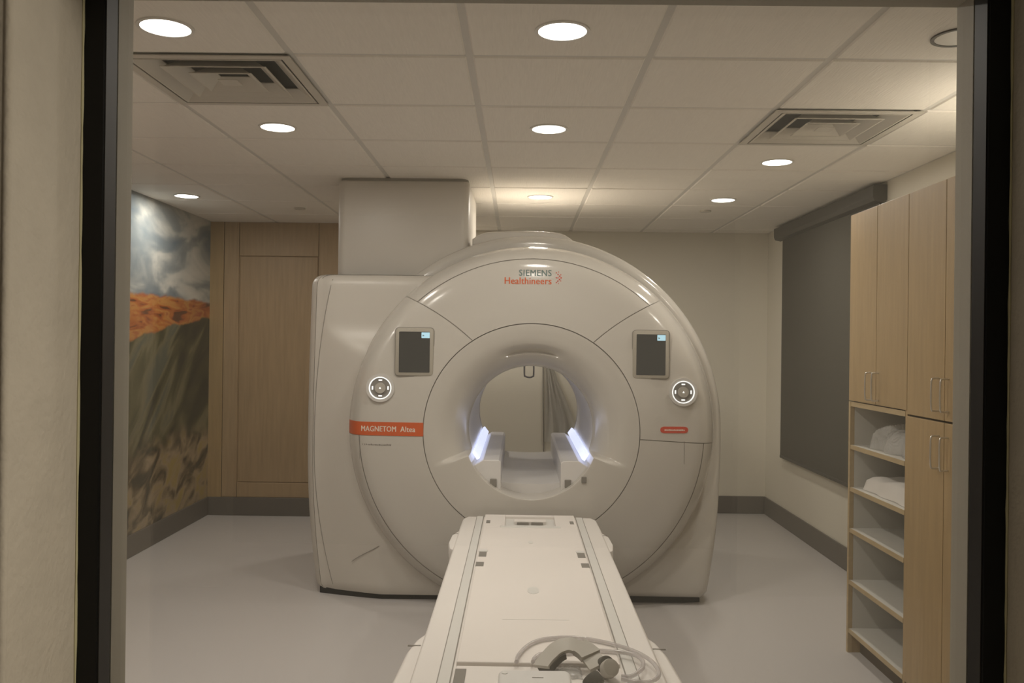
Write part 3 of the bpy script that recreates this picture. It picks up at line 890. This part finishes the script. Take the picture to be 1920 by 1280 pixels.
# foot end plate, small socket
obj('foot_plate', bx(TX - .235, TX + .235, 1.97, 2.440, TZ - .004, TZ + .006, bev=.004), 'table_shell', TB)
obj('socket', bx(-.169, -.138, 2.30, 2.41, TZ + .004, TZ + .0085, bev=.001), 'socket_grey', TB)
obj('under_cover', bx(TX - .30, TX + .30, 1.95, 4.50, .30, .446, bev=.03), 'table_shell', TB, smooth=True)
obj('lift_column', bx(TX - .20, TX + .20, 2.6, 4.25, .12, .31, bev=.02), 'rail_grey', TB, smooth=True)
obj('trolley_base', bx(TX - .26, TX + .26, 2.2, 4.45, .06, .13, bev=.02), 'table_shell', TB, smooth=True)
for s in (-1, 1):
    for y in (2.35, 4.3):
        bm = NB(); prism(bm, [(y + .05 * math.cos(2 * PI * i / 20), .05 + .05 * math.sin(2 * PI * i / 20)) for i in range(20)], 'x', TX + s * .22 - .018, TX + s * .22 + .018)
        obj('castor', bm, 'plinth', TB)

# things on the table -------------------------------------------------------
HZ = TZ + .006
# padded coil box
bm = NB(); prism(bm, rrect(-.046, .150, 2.12, 2.325, .022, 5), 'z', HZ + .001, HZ + .036, .012, 3)
t = thing('coil_box', 'pale grey rounded plastic box lying at the foot end of the table', 'box', (.056, 2.28, HZ))
obj('case', bm, 'coil_white', t, smooth=True)
obj('case_groove', bx(.045, .075, 2.265, 2.269, HZ + .034, HZ + .0366), 'seam', t)
obj('case_button', prism(NB(), [(-.028 + .008 * math.cos(2 * PI * i / 16), 2.295 + .008 * math.sin(2 * PI * i / 16)) for i in range(16)], 'z', HZ + .034, HZ + .0375), 'rail_grey', t)
# headphones
hp = thing('headphones', 'grey pneumatic headphones lying on the patient table among clear tubes', 'headphones', (.17, 2.40, HZ))
BANDC = [(.072, 2.38, HZ + .022), (.095, 2.410, HZ + .040), (.122, 2.435, HZ + .055), (.155, 2.445, HZ + .061), (.190, 2.43, HZ + .052),
         (.215, 2.40, HZ + .040), (.232, 2.36, HZ + .032)]
cs = spline(BANDC, 6)
def ribbon(bm, pts, width, thick, wdir):
    rows = []
    for i, p in enumerate(pts):
        t_ = (pts[min(i + 1, len(pts) - 1)] - pts[max(i - 1, 0)]).normalized()
        wv = (Vector(wdir) - t_ * t_.dot(Vector(wdir))).normalized(); n = t_.cross(wv)
        rows.append([p + wv * (width / 2) + n * (thick / 2), p - wv * (width / 2) + n * (thick / 2), p - wv * (width / 2) - n * (thick / 2), p + wv * (width / 2) - n * (thick / 2)])
    V = grid(bm, rows, closed_u=True); bm.faces.new(V[0][::-1]); bm.faces.new(V[-1])
    return bm
obj('headband', ribbon(NB(), cs, .055, .010, (.2, 1, .35)), 'phone_grey', hp, smooth=True)
obj('band_pad', ribbon(NB(), [p + Vector((.004, -.006, -.012)) for p in cs[2:14]], .050, .018, (.2, 1, .35)), 'foam_dark', hp, smooth=True)
obj('band_slider', ribbon(NB(), [p + Vector((.001, 0, .003)) for p in cs[22:30]], .064, .017, (.2, 1, .35)), 'phone_grey', hp, smooth=True)
def cup(c, r, d, n=28):
    bm = NB(); rows = []
    dirv = Vector(d).normalized(); a = dirv.cross(Vector((0, 0, 1))).normalized(); b = dirv.cross(a)
    for off, rr in ((-.016, .6), (-.016, .9), (-.010, 1), (.010, 1), (.016, .92), (.018, .6), (.018, .01)):
        rows.append([Vector(c) + dirv * off + a * (r * rr * math.cos(2 * PI * k / n)) + b * (r * rr * math.sin(2 * PI * k / n)) for k in range(n)])
    V = grid(bm, rows, closed_u=True); bm.faces.new(V[0]); bm.faces.new(V[-1][::-1]); return bm
cup1 = obj('ear_cup', cup((.258, 2.345, HZ + .033), .0245, (.25, -.75, .55)), 'phone_grey', hp, smooth=True)
obj('ear_cushion', cup((.250, 2.376, HZ + .032), .023, (.25, -.75, .45)), 'foam_dark', hp, smooth=True)
obj('ear_cup', cup((.205, 2.235, HZ + .040), .026, (-.5, .5, .5)), 'foam_dark', hp, smooth=True)
ZT = HZ + .012
big = [(.003, 2.42), (.009, 2.484), (.037, 2.564), (.079, 2.616), (.137, 2.637), (.203, 2.636), (.266, 2.606), (.318, 2.567), (.359, 2.52), (.389, 2.458), (.399, 2.387), (.389, 2.334), (.357, 2.30), (.322, 2.302), (.29, 2.32)]
small = [(.050, 2.425), (.055, 2.461), (.076, 2.495), (.146, 2.507), (.226, 2.528), (.289, 2.526), (.342, 2.507), (.364, 2.465), (.36, 2.409), (.338, 2.365), (.315, 2.338), (.29, 2.335)]
def lay(x, y):
    return TZ + .0148 + .0064
tubes = [[(x, y, lay(x, y) + (.004 if k == 0 else 0)) for k, (x, y) in enumerate(L_)] for L_ in (big, small)]
for p in tubes: obj('air_tube', tube(NB(), spline(p, 8), .0062, 10), 'clear_tube', hp, smooth=True)
# clear plastic bag under the headphones
def crumple(name, x0, x1, y0, y1, z, h, mat, label, cat, seed, nx=22, ny=22, wrink=1.0, parent=None):
    rnd = random.Random(seed); ph = [(rnd.uniform(4, 26), rnd.uniform(4, 26), rnd.uniform(0, 6.3), rnd.uniform(.3, 1)) for _ in range(9)]
    def hh(u, v):
        e = max(0.0, (1 - abs(2 * u - 1) ** 10) * (1 - abs(2 * v - 1) ** 10)) ** .4
        w_ = sum(a * math.sin(f * u + g * v + p) for f, g, p, a in ph) / 5
        return e * h * (1 + .20 * wrink * w_ - .25 * v * (wrink < 1)) + .001
    rows = []
    for j in range(ny + 1):
        v = j / ny; row = []
        for i in range(nx + 1):
            u = i / nx
            k = 1 + .05 * wrink * math.sin(ph[0][0] * v + ph[1][0] * u)
            x = (x0 + x1) / 2 + (u - .5) * (x1 - x0) * k; y = (y0 + y1) / 2 + (v - .5) * (y1 - y0) * k
            row.append((x, y, z + hh(u, v)))
        rows.append(row)
    bm = NB(); V = grid(bm, rows)
    b = [e for e in bm.edges if len(e.link_faces) == 1]
    r = bmesh.ops.extrude_edge_only(bm, edges=b)
    nv = [g for g in r['geom'] if isinstance(g, bmesh.types.BMVert)]
    for v in nv: v.co.z = z
    bmesh.ops.contextual_create(bm, geom=[g for g in r['geom'] if isinstance(g, bmesh.types.BMEdge) and all(q in nv for q in g.verts)])
    if parent: return obj(name, bm, mat, parent, smooth=True, angle=80)
    return tag(obj(name, bm, mat, smooth=True, base=True, angle=80), label, cat)
crumple('plastic_bag', .105, .185, 2.35, 2.43, HZ + .0008, .009, 'clear_wrap', 'crumpled clear plastic bag under the headphone band on the table', 'plastic bag', 5)

# ------------------------------------------------------------------ cabinets
CX = 1.575           # plane of the doors
def handle(parent, y, z0, z1):
    bm = NB()
    tube(bm, spline([(CX - .002, y, z1), (CX - .022, y, z1), (CX - .032, y, z1 - .012), (CX - .032, y, z0 + .012), (CX - .022, y, z0), (CX - .002, y, z0)], 5), .0036, 8)
    obj('handle', bm, 'steel', parent, smooth=True)
def door(parent, y0, y1, z0, z1, hy, hz0, hz1):
    d = obj('door', bx(CX, CX + .019, y0 + .0018, y1 - .0018, z0, z1, bev=.0015), 'maple', parent)
    handle(d, hy, hz0, hz1)
CY1, CYM, CY0, CTOP = 4.085, 3.475, 2.865, 2.075
c1 = thing('open_shelf_cabinet', 'tall maple cabinet with two upper doors over open white shelves', 'cabinet', (1.85, 3.78, 0), 'tall maple cabinets on the wall')
bm = NB()
box(bm, CX + .020, XR - .013, CY1 - .018, CY1, .0, CTOP)          # far side
obj('side_panel', bm, 'maple', c1)
obj('side_panel', bx(CX + .004, XR - .013, CYM + .0015, CYM + .0195, .0, CTOP), 'maple', c1)
for y0, y1 in ((CY1 - .0195, CY1 - .0183), (CYM + .0197, CYM + .0209)):
    obj('inner_lining', bx(CX + .022, XR - .014, y0, y1, .10, 1.19), 'melamine', c1)
obj('side_edge', bx(CX + .001, CX + .0205, CY1 - .019, CY1, .0, 1.19), 'maple_edge', c1)
obj('back_panel', bx(XR - .030, XR - .0135, CYM + .02, CY1 - .018, .08, CTOP - .018), 'melamine', c1)
obj('top_panel', bx(CX + .020, XR - .0135, CYM + .02, CY1 - .018, CTOP - .018, CTOP), 'melamine', c1)
obj('cabinet_floor', bx(CX + .003, XR - .03, CYM + .021, CY1 - .0185, 1.168, 1.190), 'maple_edge', c1)
obj('upper_void', bx(CX + .021, CX + .030, CYM + .021, CY1 - .0185, 1.191, CTOP - .019), 'gap_dark', c1)
for z in (.985, .785, .590, .345, .115):
    s_ = obj('shelf', bx(CX + .006, XR - .031, CYM + .021, CY1 - .0195, z - .019, z), 'melamine', c1)
    obj('shelf_edge', bx(CX + .003, CX + .0065, CYM + .021, CY1 - .0195, z - .0195, z + .0005), 'maple_edge', s_)
obj('kick_board', bx(CX + .06, CX + .075, CYM + .021, CY1 - .0185, 0, .095), 'kick', c1)
DM = (CY1 + CYM) / 2
door(c1, DM, CY1, 1.195, CTOP, DM + .034, 1.215, 1.335)
door(c1, CYM, DM, 1.195, CTOP, DM - .034, 1.215, 1.335)
c2 = thing('door_cabinet', 'tall maple cabinet with full doors above and below, beside the open shelves', 'cabinet', (1.85, 3.17, 0), 'tall maple cabinets on the wall')
obj('carcass', bx(CX + .020, XR - .013, CY0, CYM - .0005, .095, CTOP - .003), 'maple', c2)
obj('top_panel', bx(CX + .020, XR - .013, CY0, CYM - .0005, CTOP - .003, CTOP), 'melamine', c2)
obj('door_gap', bx(CX + .010, CX + .0205, CY0 + .004, CYM - .003, .10, CTOP - .004), 'gap_dark', c2)
obj('kick_board', bx(CX + .06, CX + .075, CY0, CYM - .001, 0, .095), 'kick', c2)
DM2 = (CY0 + CYM) / 2
ZS = 1.176
door(c2, DM2, CYM, ZS + .004, CTOP, DM2 + .034, 1.215, 1.335)
door(c2, CY0, DM2, ZS + .004, CTOP, DM2 - .034, 1.215, 1.335)
door(c2, DM2, CYM, .10, ZS - .004, DM2 + .034, 1.000, 1.120)
door(c2, CY0, DM2, .10, ZS - .004, DM2 - .034, 1.000, 1.120)
# things on the shelves
bd = thing('wrapped_bundle', 'pale grey bundle wrapped in crumpled clear plastic on the topmost open shelf', 'bundle', (CX + .22, CYM + .235, .9862))
crumple('plastic_wrap', CX + .045, CX + .41, CYM + .05, CYM + .44, .9862, .105, 'clear_wrap', None, None, 11, 36, 36, 1.6, bd)
crumple('bedding', CX + .075, CX + .38, CYM + .08, CYM + .40, .9870, .070, 'bedding_grey', None, None, 15, 20, 20, 1.2, bd)
crumple('folded_linen', CX + .04, CX + .42, CYM + .045, CYM + .525, .7862, .080, 'linen', 'folded white linen on the second open shelf from the top', 'linen', 12, 24, 24, .7)

# ------------------------------------------------------------------ beyond the scanner
rows = []
for j in range(30):
    v = j / 29; row = []; wd = .03 + .24 * min(1, v * 1.25)
    for i in range(41):
        u = i / 40
        row.append((0.228 + u * wd, YB - .045 - .018 * math.cos(u * 17 + 2 * v) * (.3 + .7 * v) - .008 * math.sin(u * 31), 1.33 - .73 * v))
    rows.append(row)
bm = NB(); grid(bm, rows)
bmesh.ops.solidify(bm, geom=bm.faces[:], thickness=.003)
t = thing('hanging_gown', 'pale gown hanging on the rear wall, seen through the bore', 'gown', (.33, YB - .05, .60))
obj('gown_cloth', bm, 'gown', t, smooth=True)
bm = NB(); tube(bm, spline([(.235, YB - .001, 1.36), (.235, YB - .04, 1.36), (.235, YB - .06, 1.34), (.235, YB - .055, 1.315)], 4), .006, 8)
obj('wall_hook', bm, 'steel', t, smooth=True)
bm = NB(); tube(bm, spline([(.205, YB - .008, 2.2), (.207, YB - .008, 1.5), (.212, YB - .012, 1.0), (.222, YB - .010, .55), (.225, YB - .008, .16)], 8), .005, 8)
tag(obj('wall_cable', bm, 'cable_dark', smooth=True, base=True), 'dark cable running down the rear wall, seen through the bore', 'cable')

# ------------------------------------------------------------------ control room on this side of the glass
obj('wall_control_left', bx(-3.0, -2.85, -3.6, YW0, 0, CEIL + .12), 'control_wall', kind=STR)
obj('wall_control_right', bx(2.45, 2.6, -3.6, YW0, 0, CEIL + .12), 'control_wall', kind=STR)
bm = NB()
box(bm, -2.85, -1.70, -2.62, -2.5, 0, CEIL + .12); box(bm, 1.28, 2.45, -2.62, -2.5, 0, CEIL + .12); box(bm, -1.70, 1.28, -2.62, -2.5, 2.2, CEIL + .12)
obj('wall_control_back', bm, 'control_wall', kind=STR)
obj('wall_corridor', bx(-2.85, 2.45, -3.75, -3.6, 0, CEIL + .12), 'corridor_dark', kind=STR)
obj('ceiling_control_room', bx(-2.85, 2.45, -3.6, YW0, CEIL, CEIL + .12), 'tile', kind=STR)
t = thing('ceiling_panel_light', 'flat square ceiling light of the control room behind the window', 'ceiling light', (1.15, .35, CEIL - .012))
bm = NB(); ring_pts = rrect(.85, 1.45, .05, .65, .01, 2); prism(bm, ring_pts, 'z', CEIL - .010, CEIL - .0005)
obj('panel_frame', bm, 'lamp_trim', t)
ld = bpy.data.lights.new('panel_lamp', 'AREA'); ld.shape = 'SQUARE'; ld.size = .56; ld.energy = CONTROL_W; ld.color = (1, .90, .76)
lo = bpy.data.objects.new('panel_lamp', ld); COL.objects.link(lo); lo.parent = t; lo.location = (0, 0, -.002)
